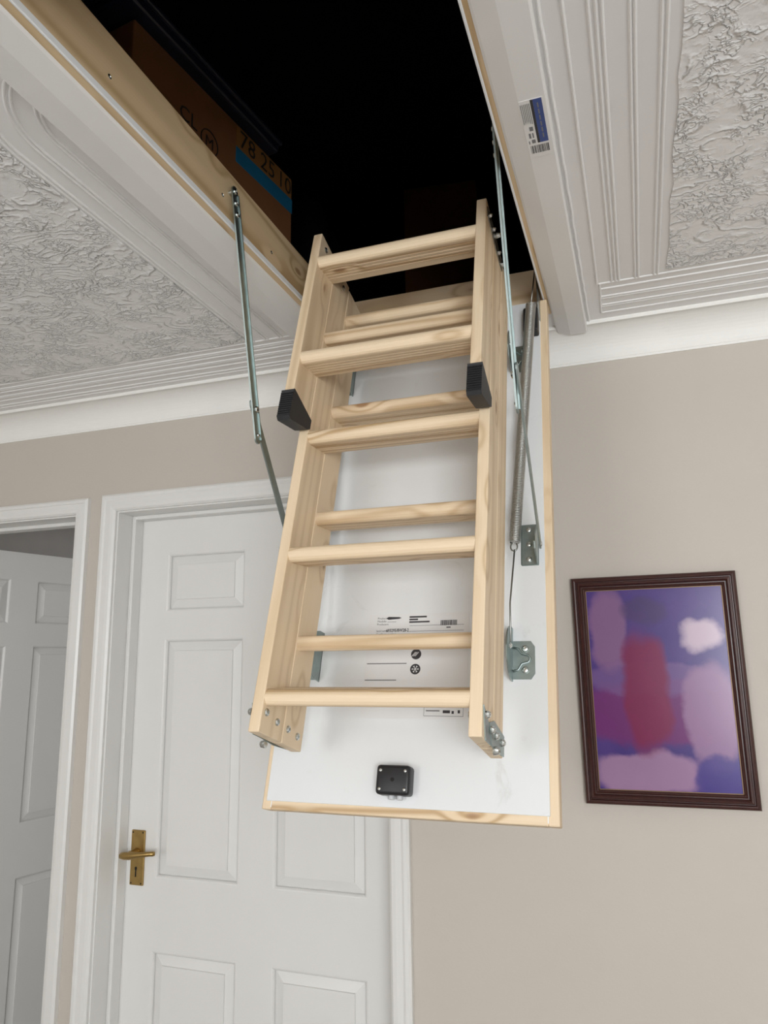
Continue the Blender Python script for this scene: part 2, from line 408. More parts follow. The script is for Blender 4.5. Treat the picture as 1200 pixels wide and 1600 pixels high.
# cove
def cove(x0, x1):
    p = [(WY+.001, H+.001), (WY+.001, H-.0795), (WY-.003, H-.0795), (WY-.004, H-.074)]
    cy, cz, r = WY-.072, H-.074, .066
    for i in range(0, 13):
        a = i/12*math.pi/2
        p.append((cy+r*math.cos(a)+.001, cz+r*math.sin(a)+.001))
    p += [(WY-.070, H-.0085), (WY-.0755, H-.0085), (WY-.078, H-.004), (WY-.078, H+.001)]
    bm = B(); prism(bm, p, x0, x1, 0); return mk('trim_1', bm, 'cove')
st(cove(XL, XR), 'white concave plaster cove between wall and ceiling')

# door casings, linings and stops
def casing_profile(w, flip):
    # (distance from opening edge, depth towards the room)
    return [(0.004, 0), (0.004, .010), (.010, .015), (.020, .0165), (.036, .0165), (w-.014, .019), (w-.006, .019), (w, .014), (w, 0)]
def frame(n, d, w=.052):
    x0, x1 = d
    bm = B()
    pr = casing_profile(w, 0)
    corners = [((x0, 0), (-1, 0)), ((x0, DZ), (-1, 1)), ((x1, DZ), (1, 1)), ((x1, 0), (1, 0))]
    for (p, dp), (q, dq) in zip(corners, corners[1:]):
        ra = [bm.verts.new((p[0]+dp[0]*a, WY-z, p[1]+dp[1]*a)) for a, z in pr]; rb = [bm.verts.new((q[0]+dq[0]*a, WY-z, q[1]+dq[1]*a)) for a, z in pr]
        k = len(pr)
        for i in range(k): bm.faces.new((ra[i], ra[(i+1) % k], rb[(i+1) % k], rb[i]))
        bm.faces.new(ra[::-1]); bm.faces.new(rb)
    cas = st(mk('trim_%d' % n, bm, 'white_gloss'), 'white moulded casing around a doorway')
    bm = B()
    bx(bm, x0-.02, x0, WY-.001, WY+WT+.001, 0, DZ+.02, .001); bx(bm, x1, x1+.02, WY-.001, WY+WT+.001, 0, DZ+.02, .001); bx(bm, x0, x1, WY-.001, WY+WT+.001, DZ, DZ+.02, .001)
    mk('door_lining', bm, 'white_gloss', cas)
    return cas
def stops(cas, d, y0, y1):
    bm = B()
    bx(bm, d[0], d[0]+.012, y0, y1, 0, DZ, .002); bx(bm, d[1]-.012, d[1], y0, y1, 0, DZ, .002); bx(bm, d[0]+.012, d[1]-.012, y0, y1, DZ-.012, DZ, .002)
    mk('door_stop', bm, 'white_gloss', cas)
c2 = frame(2, D2, .056); stops(c2, D2, 1.864, 1.905)
c1 = frame(3, D1, .052); stops(c1, D1, 1.864, 1.905)

# six-panel doors, local frame: x along width from 0, y=0 is the front face (+y behind), z up
def panel_door(name, w, h, xa, xb, zs, back=True):
    """xa, xb: x-ranges of the two panel columns; zs: z-ranges of the rows"""
    xs = [0, xa[0], xa[1], xb[0], xb[1], w]; zl = [0.0]
    for z in sorted(zs): zl += [z[0], z[1]]
    zl.append(h); T = .038
    bm = B()
    for i in range(len(xs)-1):
        for j in range(len(zl)-1):
            if i in (1, 3) and j % 2 == 1: continue
            bx(bm, xs[i], xs[i+1], 0, T, zl[j], zl[j+1])
    bmesh.ops.remove_doubles(bm, verts=bm.verts[:], dist=1e-5)
    # drop the doubled inner faces between neighbouring cells
    seen = {}
    for f in bm.faces: seen.setdefault(tuple(round(c, 4) for c in f.calc_center_median()), []).append(f)
    bmesh.ops.delete(bm, geom=[f for l in seen.values() if len(l) > 1 for f in l], context='FACES')
    d = mk(name, bm, 'white_gloss')
    for xr in (xa, xb):
        for z in zs:
            bm = B()
            for s, y0 in ((1, 0.0), (-1, T)):
                prof = [(-.001, .011), (.004, .012), (.010, .0118), (.034, .0045), (.0350, .0012), (.042, .0010)]
                rings = []
                for ins, dep in prof:
                    a0, a1, b0, b1 = xr[0]+ins, xr[1]-ins, z[0]+ins, z[1]-ins; yy = y0+s*dep
                    rings.append([bm.verts.new(q) for q in ((a0, yy, b0), (a1, yy, b0), (a1, yy, b1), (a0, yy, b1))])
                for p, q in zip(rings, rings[1:]):
                    for k in range(4): bm.faces.new((p[k], p[(k+1) % 4], q[(k+1) % 4], q[k]))
                bm.faces.new(rings[-1])
                if s == 1: r0 = rings[0]
                else:
                    for k in range(4): bm.faces.new((r0[k], r0[(k+1) % 4], rings[0][(k+1) % 4], rings[0][k]))
            mk('door_panel', bm, 'white_gloss', d)
            # ovolo bead round the panel
            bm = B()
            for s, y0 in ((1, 0.0), (-1, T)):
                rings = []
                for ins, dep in ((-.0005, -.0003), (.003, .0008), (.006, .004), (.0075, .0088), (-.0005, .0092)):
                    a0, a1, b0, b1 = xr[0]+ins, xr[1]-ins, z[0]+ins, z[1]-ins; yy = y0+s*dep
                    rings.append([bm.verts.new(q) for q in ((a0, yy, b0), (a1, yy, b0), (a1, yy, b1), (a0, yy, b1))])
                for p, q in zip(rings, rings[1:]+rings[:1]):
                    for k in range(4): bm.faces.new((p[k], p[(k+1) % 4], q[(k+1) % 4], q[k]))
            mk('panel_bead', bm, 'white_gloss', d)
    return d
ZS = ((.16, .755), (.946, 1.617), (1.702, 1.877))
YD = 1.905; DX0 = -1.470
d2 = panel_door('door_2', .852, 1.988, (.104, .373), (.480, .751), ZS)
d2.location = (DX0, YD, 0.0); st(d2, 'closed white six-panel door with a brass lever handle')
d1 = panel_door('door_1', .762, 1.984, (.09, .325), (.437, .672), ZS)
d1.location = (-2.398, 1.915, 0.0); d1.rotation_euler = (0, 0, RAD(77)); st(d1, 'white six-panel door standing open into the dim room')

# brass lever handle on the closed door (local door coords, front is -y)
def L2(X): return X-DX0
px0, px1, pz0, pz1 = L2(-1.448), L2(-1.402), .922, 1.071
bm = B(); bx(bm, px0, px1, -.006, 0.001, pz0, pz1, .002)
pl = mk('handle_plate', bm, 'brass', d2); pl['label'] = 'aged brass handle plate with keyhole'
for x in (px0+.006, px1-.006):
    for z in (pz0+.006, pz1-.006): bm = B(); dome(bm, (x, -.006, z), (0, -1, 0), .0022, .001); mk('screw', bm, 'dark_hole', pl)
bm = B(); cx = (px0+px1)/2-.002; prism(bm, [(cx-.0022, .945), (cx+.0022, .945), (cx+.0016, .962), (cx+.0035, .966), (cx+.0035, .970), (cx, .973), (cx-.0035, .970), (cx-.0035, .966), (cx-.0016, .962)], -.0066, -.004, 1)
mk('keyhole', bm, 'dark_hole', pl)
hz = 1.012
bm = B(); tube(bm, [(cx, 0, hz), (cx, -.012, hz), (cx, -.03, hz), (cx, -.044, hz)], [.013, .0105, .009, .009], 16)
mk('handle_spindle', bm, 'brass', pl, True)
bm = B(); tube(bm, [(cx-.024, -.046, hz-.002), (cx-.021, -.047, hz-.002), (cx-.008, -.049, hz-.001), (cx+.010, -.050, hz), (cx+.03, -.049, hz+.003), (cx+.055, -.047, hz+.006), (cx+.072, -.044, hz+.008), (cx+.080, -.040, hz+.008), (cx+.083, -.036, hz+.008)], [.004, .0085, .0105, .0105, .0085, .007, .0065, .0068, .0055], 14)
h = mk('lever', bm, 'brass', pl, True); h['label'] = 'brass lever'

# ---------------------------------------------------------------- hatch lining and architraves
LT = .018; LB, LTOP = H-.007, 2.453
LIN = empty('trim_4', (0, 0, 0)); st(LIN, 'pine lining boards around the loft hatch')
for nm, (a, b_, c, d) in (('lining_board', (HX0-LT, HX0, HY0-LT, HY1+LT)), ('lining_board', (HX1, HX1+LT, HY0-LT, HY1+LT))):
    bm = B(); bx(bm, a, b_, c, d, LB, LTOP, .0012); mk(nm, bm, 'pine_y', LIN)
for c, d in ((HY1, HY1+LT), (HY0-LT, HY0)):
    bm = B(); bx(bm, HX0, HX1, c, d, LB, LTOP, .0012); mk('lining_board', bm, 'pine_x', LIN)
# white rubber seal along the bottom of the lining
for a, b_ in ((HX0-.001, HX0+.003), (HX1-.003, HX1+.001)):
    bm = B(); bx(bm, a, b_, HY0, HY1-.02, LB-.001, LB+.011, .001); mk('seal_strip', bm, 'seal', LIN)
# screw holes in the left lining board
for y, z in ((.735, 2.385), (1.04, 2.392), (1.23, 2.382)):
    bm = B(); dome(bm, (HX0-.0005, y, z), (1, 0, 0), .004, .0012); mk('screw', bm, 'bolt', LIN)
# architraves: flat board with a chamfer towards the opening
def architrave(n, xo, xi, y0, y1, label):
    s = 1 if xi > xo else -1
    w = abs(xi-xo)
    poly = [(xo, H+.001), (xo, H-.015), (xo+s*.003, H-.018), (xo+s*w*.55, H-.018), (xi-s*.004, H-.0105), (xi, H-.008), (xi, H+.001)]
    bm = B(); prism(bm, poly, y0, y1, 1)
    return st(mk('trim_%d' % n, bm, 'white_trim'), label)
architrave(5, -.762, -.677, .30, 1.748, 'white chamfered board along the hatch side with the dark folding arm')
AR = architrave(6, -.068, -.1415, .30, 1.748, 'white chamfered board along the hatch with a blue printed sticker')
architraveN = B(); prism(architraveN, [(HY0-LT-.062, H+.001), (HY0-LT-.062, H-.017), (HY0-LT-.02, H-.018), (HY0-LT, H-.010), (HY0-LT, H+.001)], -.70, -.12, 0)
st(mk('trim_7', architraveN, 'white_trim'), 'white chamfered board across the near end of the hatch')

# printed sticker on the right-hand architrave (z just below the board)
SZ = H-.0183
def cq(name, mat, pts, parent, z=SZ, t=.0002):
    bm = B(); prism(bm, pts, z-t, z+.0002, 2); return mk(name, bm, mat, parent)
stk = cq('sticker', 'white_trim', [(-.1085, .925), (-.0745, .925), (-.0745, 1.052), (-.1085, 1.052)], AR)
stk['label'] = 'small printed sticker with blue band and barcode'
cq('blue_band', 'blue_ink', [(-.0885, .926), (-.0760, .926), (-.0765, 1.019), (-.0890, 1.019)], stk, SZ-.0002)
cq('dark_band', 'ink', [(-.0925, .926), (-.0886, .926), (-.0891, 1.019), (-.0927, 1.019)], stk, SZ-.0002)
for i in range(6):
    x = -.1072+i*.0024; cq('print_line', 'ink_grey', [(x, .932), (x+.0011, .932), (x+.0011, .975-random.random()*.008+.003*(i > 3)), (x, .975)], stk, SZ-.0002)
for y0, y1, x0, x1 in ((.981, .990, -.101, -.0955), (.995, 1.006, -.1035, -.1005), (.995, 1.006, -.0985, -.0965), (1.010, 1.018, -.101, -.0955), (1.012, 1.019, -.1055, -.104)):
    cq('print_mark', 'ink_grey', [(x0, y0), (x1, y0), (x1, y1), (x0, y1)], stk, SZ-.0002)
x = -.1045
while x < -.0785:
    w_ = random.choice((.0006, .0010, .0015)); cq('barcode_bar', 'ink', [(x, 1.024), (x+w_, 1.024), (x+w_, 1.042), (x, 1.042)], stk, SZ-.0002); x += w_+random.choice((.0007, .0011))
for i in range(6):
    x = -.099+i*.0033; cq('print_line', 'ink_grey', [(-.0835, .934+i*.013), (-.0815, .934+i*.013), (-.0815, .944+i*.013), (-.0835, .944+i*.013)], stk, SZ-.0004)

# ---------------------------------------------------------------- folding loft ladder with its trapdoor
XC = -.408
TR = RAD(-16.3)
root = empty('folding_loft_ladder', (XC, 1.246, 1.291), (TR, 0, 0))
tag(root, 'pine folding loft ladder on a white trapdoor hanging open from the hatch', 'ladder')
MR = Matrix.Translation((XC, 1.246, 1.291)) @ Matrix.Rotation(TR, 4, 'X')
def lx(X): return X-XC
TL = 1.092
# trapdoor: pine frame rails + white panel + white underside
td_b = B(); bx(td_b, lx(-.668), lx(-.148), .0005, .026, .004, TL-.004)
trap = mk('trapdoor', td_b, 'white_trim', root); trap['label'] = 'white trapdoor edged with pine strips'
for x0, x1 in ((-.672, -.654), (-.162, -.144)):
    bm = B(); bx(bm, lx(x0), lx(x1), 0, .034, 0.0, TL, .0015); mk('edge_strip', bm, 'pine_z', trap)
bm = B(); bx(bm, lx(-.654), lx(-.162), 0, .034, 0.0, .020, .0015); mk('edge_strip', bm, 'pine_x', trap)
bm = B(); bx(bm, lx(-.654), lx(-.162), 0, .034, TL-.02, TL, .0015); mk('edge_strip', bm, 'pine_x', trap)
bm = B(); bx(bm, lx(-.6625), lx(-.1585), -.004, .001, .0145, TL-.006, .0006); mk('facing_panel', bm, 'white_panel', trap)
# paper label printed on the panel
LY = -.0043
def lq(name, mat, X0, X1, s0, s1, y=LY, parent=None):
    bm = B(); bx(bm, lx(X0), lx(X1), y-.0002, y+.0002, s0, s1); return mk(name, bm, mat, parent)
lab = lq('product_label', 'paper', -.496, -.298, .163, .360, LY, root); lab['label'] = 'white paper product label with printing'
TXR = (RAD(90), 0, 0)
def lt(body, X, s, size, mat='ink', bold=0.0, sx=1.0, name='printed_text'):
    return text(name, body, size, mat, lab, (lx(X), LY-.0005, s), TXR, 'LEFT', bold, sx)
lt('Product', -.478, .3500, .0055); lt('Modello', -.478, .3440, .0055); lt('Producent', -.4785, .3380, .0055)
lt('693295/8W28-2', -.4590, .3245, .0085, bold=.0002, sx=.80); lt('Serial number', -.4790, .3250, .0052, sx=.85)
lt('Certificate number', -.4790, .3185, .0052)
bm = B(); prism(bm, [(lx(-.4605), .3515), (lx(-.456), .3545), (lx(-.4345), .3535), (lx(-.430), .352), (lx(-.4345), .3502), (lx(-.456), .3488)], LY-.0006, LY-.0002, 1); mk('maker_mark', bm, 'ink', lab)
lq('printed_rule', 'ink_grey', -.458, -.440, .3440, .3447, LY-.0004, lab)
for s, w in ((.3515, .034), (.3465, .017), (.3415, .040)): lq('printed_line', 'ink', -.414, -.414+w, s, s+.003, LY-.0004, lab)
for s in (.3355, .3245): lq('printed_rule', 'ink_grey', -.413, -.308, s, s+.0006, LY-.0004, lab)
x = -.3525
while x < -.321:
    w = random.choice((.0006, .0009, .0014)); lq('barcode_bar', 'ink', x, x+w, .3350, .3450, LY-.0004, lab); x += w+random.choice((.0006, .001))
lq('printed_line', 'ink', -.341, -.333, .3300, .3320, LY-.0004, lab)
lq('printed_line', 'ink_grey', -.492, -.414, .2625, .2642, LY-.0004, lab); lq('printed_line', 'ink_grey', -.4935, -.432, .2315, .2332, LY-.0004, lab)
for s in (.2525, .2805):
    bm = B(); tube(bm, [(lx(-.3965), LY-.0001, s), (lx(-.3965), LY-.0006, s)], .0098, 24); ic = mk('care_symbol', bm, 'ink', lab)
    bm = B()
    if s < .26:
        for k in range(6):
            a = k*math.pi/3; d = Vector((math.cos(a), 0, math.sin(a))); c = Vector((lx(-.3965), LY-.0008, s)); tube(bm, [c, c+d*.0068], .0006, 4)
            for sg in (-1, 1):
                e = Vector((math.cos(a+sg*.7), 0, math.sin(a+sg*.7))); tube(bm, [c+d*.0042, c+d*.0042+e*.0026], .0005, 4)
    else:
        for k in (-1, 0, 1): tube(bm, [(lx(-.3965)-.005+k*.003, LY-.0008, s-.004), (lx(-.3965)+.002+k*.003, LY-.0008, s+.004)], .0007, 4)
    mk('symbol_mark', bm, 'paper', lab)
bm = B()
for a in ((-.376, -.3755, .168, .185), (-.3045, -.3040, .168, .185), (-.376, -.304, .168, .1687)): bx(bm, lx(a[0]), lx(a[1]), LY-.0006, LY-.0002, a[2], a[3])
mk('printed_box', bm, 'ink_grey', lab)
for a, b_ in ((-.372, -.347), ): lq('printed_line', 'ink_grey', a, b_, .1765, .1785, LY-.0004, lab)
for a, b_, c, d in ((-.341, -.328, .1735, .1785), (-.325, -.321, .1725, .1775), (-.314, -.310, .1735, .179)): lq('printed_mark', 'ink', a, b_, c, d, LY-.0004, lab)

# ladder sections -------------------------------------------------
LR = (RAD(-1.6), 0, 0)
SEC = {'A': (.088, .164, .085, 1.086), 'B': (.166, .246, .085, 1.092), 'C': (.248, .325, .672, 1.092)}
XI0, XI1, ST = -.567, -.239, .0195
stiles = {}
for k, (m0, m1, s0, s1) in SEC.items():
    for side, X0, X1 in (('l', XI0-ST, XI0), ('r', XI1, XI1+ST)):
        bm = B(); bx(bm, lx(X0), lx(X1), -m1, -m0, s0, s1, .0018, 2)
        stiles[k, side] = mk('stile', bm, 'pine_z', root, rot=LR)
# tread: local profile in (y, z) with nose at y=0, depth towards +y
def tread_mesh(depth):
    T = .0260; r = T/2; p = []
    for i in range(9):
        a = math.pi/2+math.pi*i/8
        p.append((.010+.010*math.cos(a), r*math.sin(a)))
    for g in (.022, .033, .044, .055):           # grooves on the underside
        p += [(g-.0018, -r), (g, -r+.0022), (g+.0018, -r)]
    p += [(depth-.002, -r), (depth, -r+.002), (depth, r-.002), (depth-.002, r)]
    for g in (.055, .044, .033, .022): p += [(g+.0018, r), (g, r-.0022), (g-.0018, r)]
    bm = B(); prism(bm, p, lx(XI0)-.004, lx(XI1)+.004, 0)
    return bm
TT = RAD(17.9)
proto = {}
def tread(k, s):
    m0, m1 = SEC[k][0], SEC[k][1]
    d = (m1-m0)/math.cos(TT)-.001
    key = round(d, 4)
    ML = Matrix.Rotation(RAD(-1.6), 4, 'X')
    loc = ML @ Vector((0, -m1+.001, s-.0125))
    if key not in proto: proto[key] = mk('tread', tread_mesh(d), 'pine_x', root, loc=loc, rot=(-TR, 0, 0))
    else: dup(proto[key], root, loc, (-TR, 0, 0))
for s in (.266, .513, .761, 1.011): tread('A', s)
for s in (.150, .399, .645, .890): tread('B', s)
for s in (.774, 1.026): tread('C', s)
# black rubber feet on the short front section, ribbed on the front
for side, X0, X1 in (('l', XI0-ST-.003, XI0+.003), ('r', XI1-.003, XI1+ST+.003)):
    f = .330; p = [(-.246, .668), (-.246, .648)]
    p += [(-.258, .640), (-f+.006, .617), (-f, .622)]
    n = 11
    for i in range(n):
        z = .624+i*.0048; p += [(-f, z), (-f, z+.003), (-f+.0016, z+.0034), (-f+.0016, z+.0044)]
    p += [(-f, .680), (-f+.003, .683)]
    bm = B(); prism(bm, p, lx(X0), lx(X1), 0)
    o = mk('rubber_foot', bm, 'black_rubber', stiles['C', side]); o['label'] = 'black ribbed rubber foot'
# hinge plates and bolts at the section ends
def bolt(par, X, m, s, sg, r=.0055, h=.005):
    bm = B(); dome(bm, (lx(X), -m, s), (sg, 0, 0), r, h); return mk('bolt', bm, 'bolt', par)
for side, Xo, Xi, sg in (('r', XI1+ST, XI1, 1), ('l', XI0-ST, XI0, -1)):
    par = stiles['B', side]
    def plate(poly, mat='steel', t=.002, off=0.0):
        bm = B(); a, b_ = sorted((lx(Xo)+sg*off, lx(Xo)+sg*(off+t))); prism(bm, [(-q[0], q[1]) for q in poly], a, b_, 0)
        return mk('hinge_plate', bm, mat, par)
    plate([(.244, .130), (.206, .112), (.190, .085), (.226, .085)])
    plate([(.206, .114), (.172, .124), (.092, .118), (.092, .087), (.150, .083), (.190, .085)], off=.001)
    for m_, s_ in ((.236, .118), (.198, .105), (.168, .103), (.118, .103)): bolt(par, Xo+sg*.003, m_, s_, sg, .0060, .007)
    bolt(par, Xo+sg*.003, .176, .080, sg, .0065, .010)
    plate([(.318, 1.075), (.255, 1.085), (.172, 1.075), (.168, 1.055), (.230, 1.050), (.312, 1.055)], 'steel_dark')
    for m_, s_ in ((.306, 1.064), (.270, 1.066), (.214, 1.060), (.180, 1.062)): bolt(par, Xo+sg*.002, m_, s_, sg, .0050, .006)
    bolt(par, Xo+sg*.002, .247, 1.074, sg, .0065, .013)
    # threaded nuts showing on the inner faces
    for m_, s_ in ((.232, .118), (.192, .112), (.150, .110), (.112, .106)):
        b2 = bolt(par, Xi, m_, s_, -sg, .0062, .004); b2.name = 'tee_nut'
    for m_, s_ in ((.300, 1.068), (.196, 1.062)):
        b2 = bolt(par, Xi, m_, s_, -sg, .0062, .004); b2.name = 'tee_nut'

# black latch box near the free edge of the trapdoor
bm = B(); bx(bm, lx(-.446), lx(-.386), -.034, -.003, .032, .080, .006, 3)
lat = mk('latch_box', bm, 'black_plastic', root, True); lat['label'] = 'black plastic latch box with four screws'
for X in (-.438, -.394):
    for s in (.0405, .0705): bm = B(); dome(bm, (lx(X), -.034, s), (0, -1, 0), .0028, .0015); mk('screw', bm, 'bolt', lat)
bm = B(); tube(bm, [(lx(-.416), -.030, .056), (lx(-.416), -.0345, .056)], .0035, 14); mk('latch_hole', bm, 'dark_hole', lat)
for X in (-.422, -.407):
    bm = B(); tube(bm, [(lx(X), -.014, .034), (lx(X), -.014, .026), (lx(X), -.014, .0255)], [.0055, .0055, .004], 14); mk('latch_tongue', bm, 'nub', lat)
bm = B(); tube(bm, [(lx(-.199), -.003, .1335), (lx(-.199), -.0046, .1335)], .0045, 16); mk('screw_cap', bm, 'paper', trap)

# brackets that hold the ladder on the trapdoor (right and left, low and high)
def bracket(side, s0, s1):
    sg = 1 if side == 'r' else -1
    Xf = (XI1+ST) if side == 'r' else (XI0-ST)          # outer face of the stile
    def xx(d): return lx(Xf)+sg*d
    h = s1-s0
    bm = B()
    # flat foot with clipped corners, lying on the panel
    pts = [(0.0, s0), (.034, s0), (.041, s0+.010), (.041, s1-.014), (.034, s1-.004), (0.0, s1-.004)]
    prism(bm, [(xx(a), b_) for a, b_ in pts], -.0062, -.0038, 1)
    o = mk('ladder_bracket', bm, 'steel', root)
    # upright wing against the stile
    w = []
    for i in range(13):
        a = -math.pi/2+math.pi*i/12*1.0
        w.append((-(  .004+.062*math.cos(a)**.8 if math.cos(a) > 0 else .004), (s0+s1)/2+.008+(h/2+.012)*math.sin(a)))
    bm = B(); a, b_ = sorted((xx(.0), xx(.0022))); prism(bm, w, a, b_, 0); mk('bracket_wing', bm, 'steel', o)
    # pressed stiffening rib
    bm = B(); tube(bm, [(xx(.003), -.0068, s0+.014), (xx(.012), -.0068, s0+.016), (xx(.018), -.0068, s0+.027), (xx(.030), -.0068, s0+.030), (xx(.033), -.0068, s0+.036), (xx(.030), -.0068, s0+.042), (xx(.018), -.0068, s0+.045), (xx(.012), -.0068, s0+.054), (xx(.003), -.0068, s0+.056)], .0022, 8); mk('pressed_rib', bm, 'steel', o, True)
    for s in (s0+.016, s1-.018): bm = B(); dome(bm, (xx(.024), -.0062, s), (0, -1, 0), .0062, .0045); mk('bolt', bm, 'bolt', o)
    for s in (s0+.05, ): bm = B(); dome(bm, (xx(.002), -.040, s), (sg, 0, 0), .0052, .005); mk('bolt', bm, 'bolt', o)
    return o
for side in 'rl':
    bracket(side, .233, .305); bracket(side, .895, .968)

# folding arms (world coordinates, parented to the ladder)
def wchild(o): o.parent = root; o.matrix_parent_inverse = MR.inverted(); return o
def bar(X, p, q, w, t, holes=None):
    """flat bar with rounded ends in a plane of constant X from p=(y,z) to q"""
    p, q = Vector(p), Vector(q); d = (q-p).normalized(); n = Vector((-d.y, d.x)); r = w/2; pts = []
    for c, sg in ((q, 1), (p, -1)):
        for i in range(9):
            a = -math.pi/2+math.pi*i/8
            v = c+sg*(d*math.cos(a)*r+n*math.sin(a)*r); pts.append((v.x, v.y))
    bm = B(); prism(bm, pts, X-t/2, X+t/2, 0); return bm
def pv(o, X, y, z, sg, mat='bolt', r=.0065, h=.005):
    bm = B(); dome(bm, (X, y, z), (sg, 0, 0), r, h); c = mk('pivot_bolt', bm, mat); c.parent = o; return c
PU, PJ, PE = (1.062, 2.410), (1.158, 2.006), (1.168, 1.962)
# lower pivot on trapdoor in world
lp3 = MR @ Vector((0, -.043, .472)); LPV = (lp3.y, lp3.z)
for side, X, sg in (('r', -.166, -1), ('l', -.652, 1)):
    arm = wchild(mk('folding_arm', bar(X, PU, PE, .0200, .003), 'steel')); arm['label'] = 'zinc plated folding arm'
    # turned lip of the channel section
    bm = bar(X+sg*.0, (PU[0]+.0095, PU[1]-.004), (PE[0]+.0092, PE[1]), .002, .008); mk('arm_lip', bm, 'steel', arm)
    dd = (Vector(PE)-Vector(PU)).normalized()
    for k, c in ((.0, 'bolt'), (.022, 'bolt'), (.043, 'bolt')):
        pv(arm, X+sg*.0015, PU[0]+dd.x*k, PU[1]+dd.y*k, sg, c, .0055, .003)
    b2 = mk('lower_bar', bar(X-sg*.0045, (PJ[0]-.004, PJ[1]+.020), LPV, .0185, .003), 'steel', arm)
    pv(arm, X+sg*.0015, PJ[0], PJ[1]+.010, sg)
    pv(arm, X+sg*.0015, PE[0]-.001, PE[1]+.006, sg, 'bolt', .004, .003)
    # wall pin through the lining
    bm = B(); e = HX1 if side == 'r' else HX0
    tube(bm, [(X, PU[0], PU[1]), (e, PU[0], PU[1])], .004, 10); mk('pivot_pin', bm, 'bolt', arm)
    # angle bracket on the trapdoor
    Xl = lx(X)
    bm = B(); a, b_ = sorted((Xl-.003*(1 if side == 'r' else -1), Xl-.036*(1 if side == 'r' else -1)))
    bx(bm, a, b_, -.0062, -.0038, .446, .530, .002)
    br = mk('arm_bracket', bm, 'steel', root)
    bm = B(); s_ = 1 if side == 'r' else -1
    a, b_ = sorted((Xl-.006*s_, Xl-.0035*s_)); prism(bm, [(-.004, .446), (-.004, .530), (-.014, .526), (-.048, .488), (-.052, .474), (-.046, .462), (-.020, .448)], a, b_, 0); mk('bracket_flange', bm, 'steel', br)
    for s in (.458, .488, .518): bm = B(); dome(bm, (Xl-.021*s_, -.0062, s), (0, -1, 0), .0055, .004); mk('bolt', bm, 'bolt', br)
    bm = B(); dome(bm, (Xl+.003*s_, -.043, .472), (s_, 0, 0), .006, .005); mk('bolt', bm, 'bolt', br)

# counterbalance springs
def helix(p0, p1, r, wire, turns, seg=14, sides=5):
    p0, p1 = Vector(p0), Vector(p1); d = (p1-p0); L = d.length; d.normalize(); a = d.orthogonal().normalized(); b_ = d.cross(a)
    n = int(turns*seg)
    bm = B(); tube(bm, [p0+d*L*i/n+r*(math.cos(2*math.pi*i/seg)*a+math.sin(2*math.pi*i/seg)*b_) for i in range(n+1)], wire, sides)
    return bm
for side, sg in (('r', 1), ('l', -1)):
    def Q(X, n_, s): return (lx(X), -n_, s) if side == 'r' else (lx(2*(-.403)-X), -n_, s)
    top, bot = Q(-.1735, .034, 1.052), Q(-.2095, .034, .482)
    sp = mk('spring', helix(top, bot, .0100, .00120, 165), 'spring_steel', root, True); sp['label'] = 'long steel counterbalance spring'
    bm = B(); c = Vector(Q(-.2105, .034, .473)); pts = []
    for i in range(15):
        a = RAD(120+i*20); pts.append(c+Vector((math.cos(a)*.0062*sg, 0, math.sin(a)*.0085)))
    tube(bm, [Vector(bot)+Vector((-.008*sg, 0, 0)), *pts], .0015, 6); mk('spring_hook', bm, 'steel_dark', sp, True)
    bm = B(); tube(bm, [c+Vector((.001*sg, 0, -.006)), Vector(Q(-.2165, .040, .36)), Vector(Q(-.2195+.006, .052, .286))], .0017, 6); mk('spring_rod', bm, 'steel_dark', sp, True)
    # top anchor: black block and hinge plate at the head of the trapdoor
    bm = B(); a, b_ = sorted((Q(-.192, 0, 0)[0], Q(-.160, 0, 0)[0])); bx(bm, a, b_, -.030, -.0038, .985, 1.050, .004, 2); mk('spring_guard', bm, 'black_plastic', sp)
    bm = B(); a, b_ = sorted((Q(-.1605, 0, 0)[0], Q(-.1575, 0, 0)[0])); prism(bm, [(.030, 1.03), (-.004, 1.03), (-.030, 1.06), (-.058, 1.150), (-.050, 1.158), (-.020, 1.12), (.030, 1.10)], a, b_, 0)
    hp = mk('trap_hinge', bm, 'steel_dark', root)
    bm = B(); tube(bm, [Q(-.1605, .052, 1.150), Q(-.150, .052, 1.150)], .004, 8); mk('hinge_pin', bm, 'bolt', hp)
    bm = B(); tube(bm, [top, Vector(Q(-.168, .040, 1.095)), Vector(Q(-.1605, .050, 1.150))], .0017, 6); mk('spring_wire', bm, 'steel_dark', sp, True)
    for s in (1.045, 1.075): bm = B(); dome(bm, Q(-.1575, -.006, s), (sg, 0, 0), .005, .003); mk('bolt', bm, 'bolt', hp)

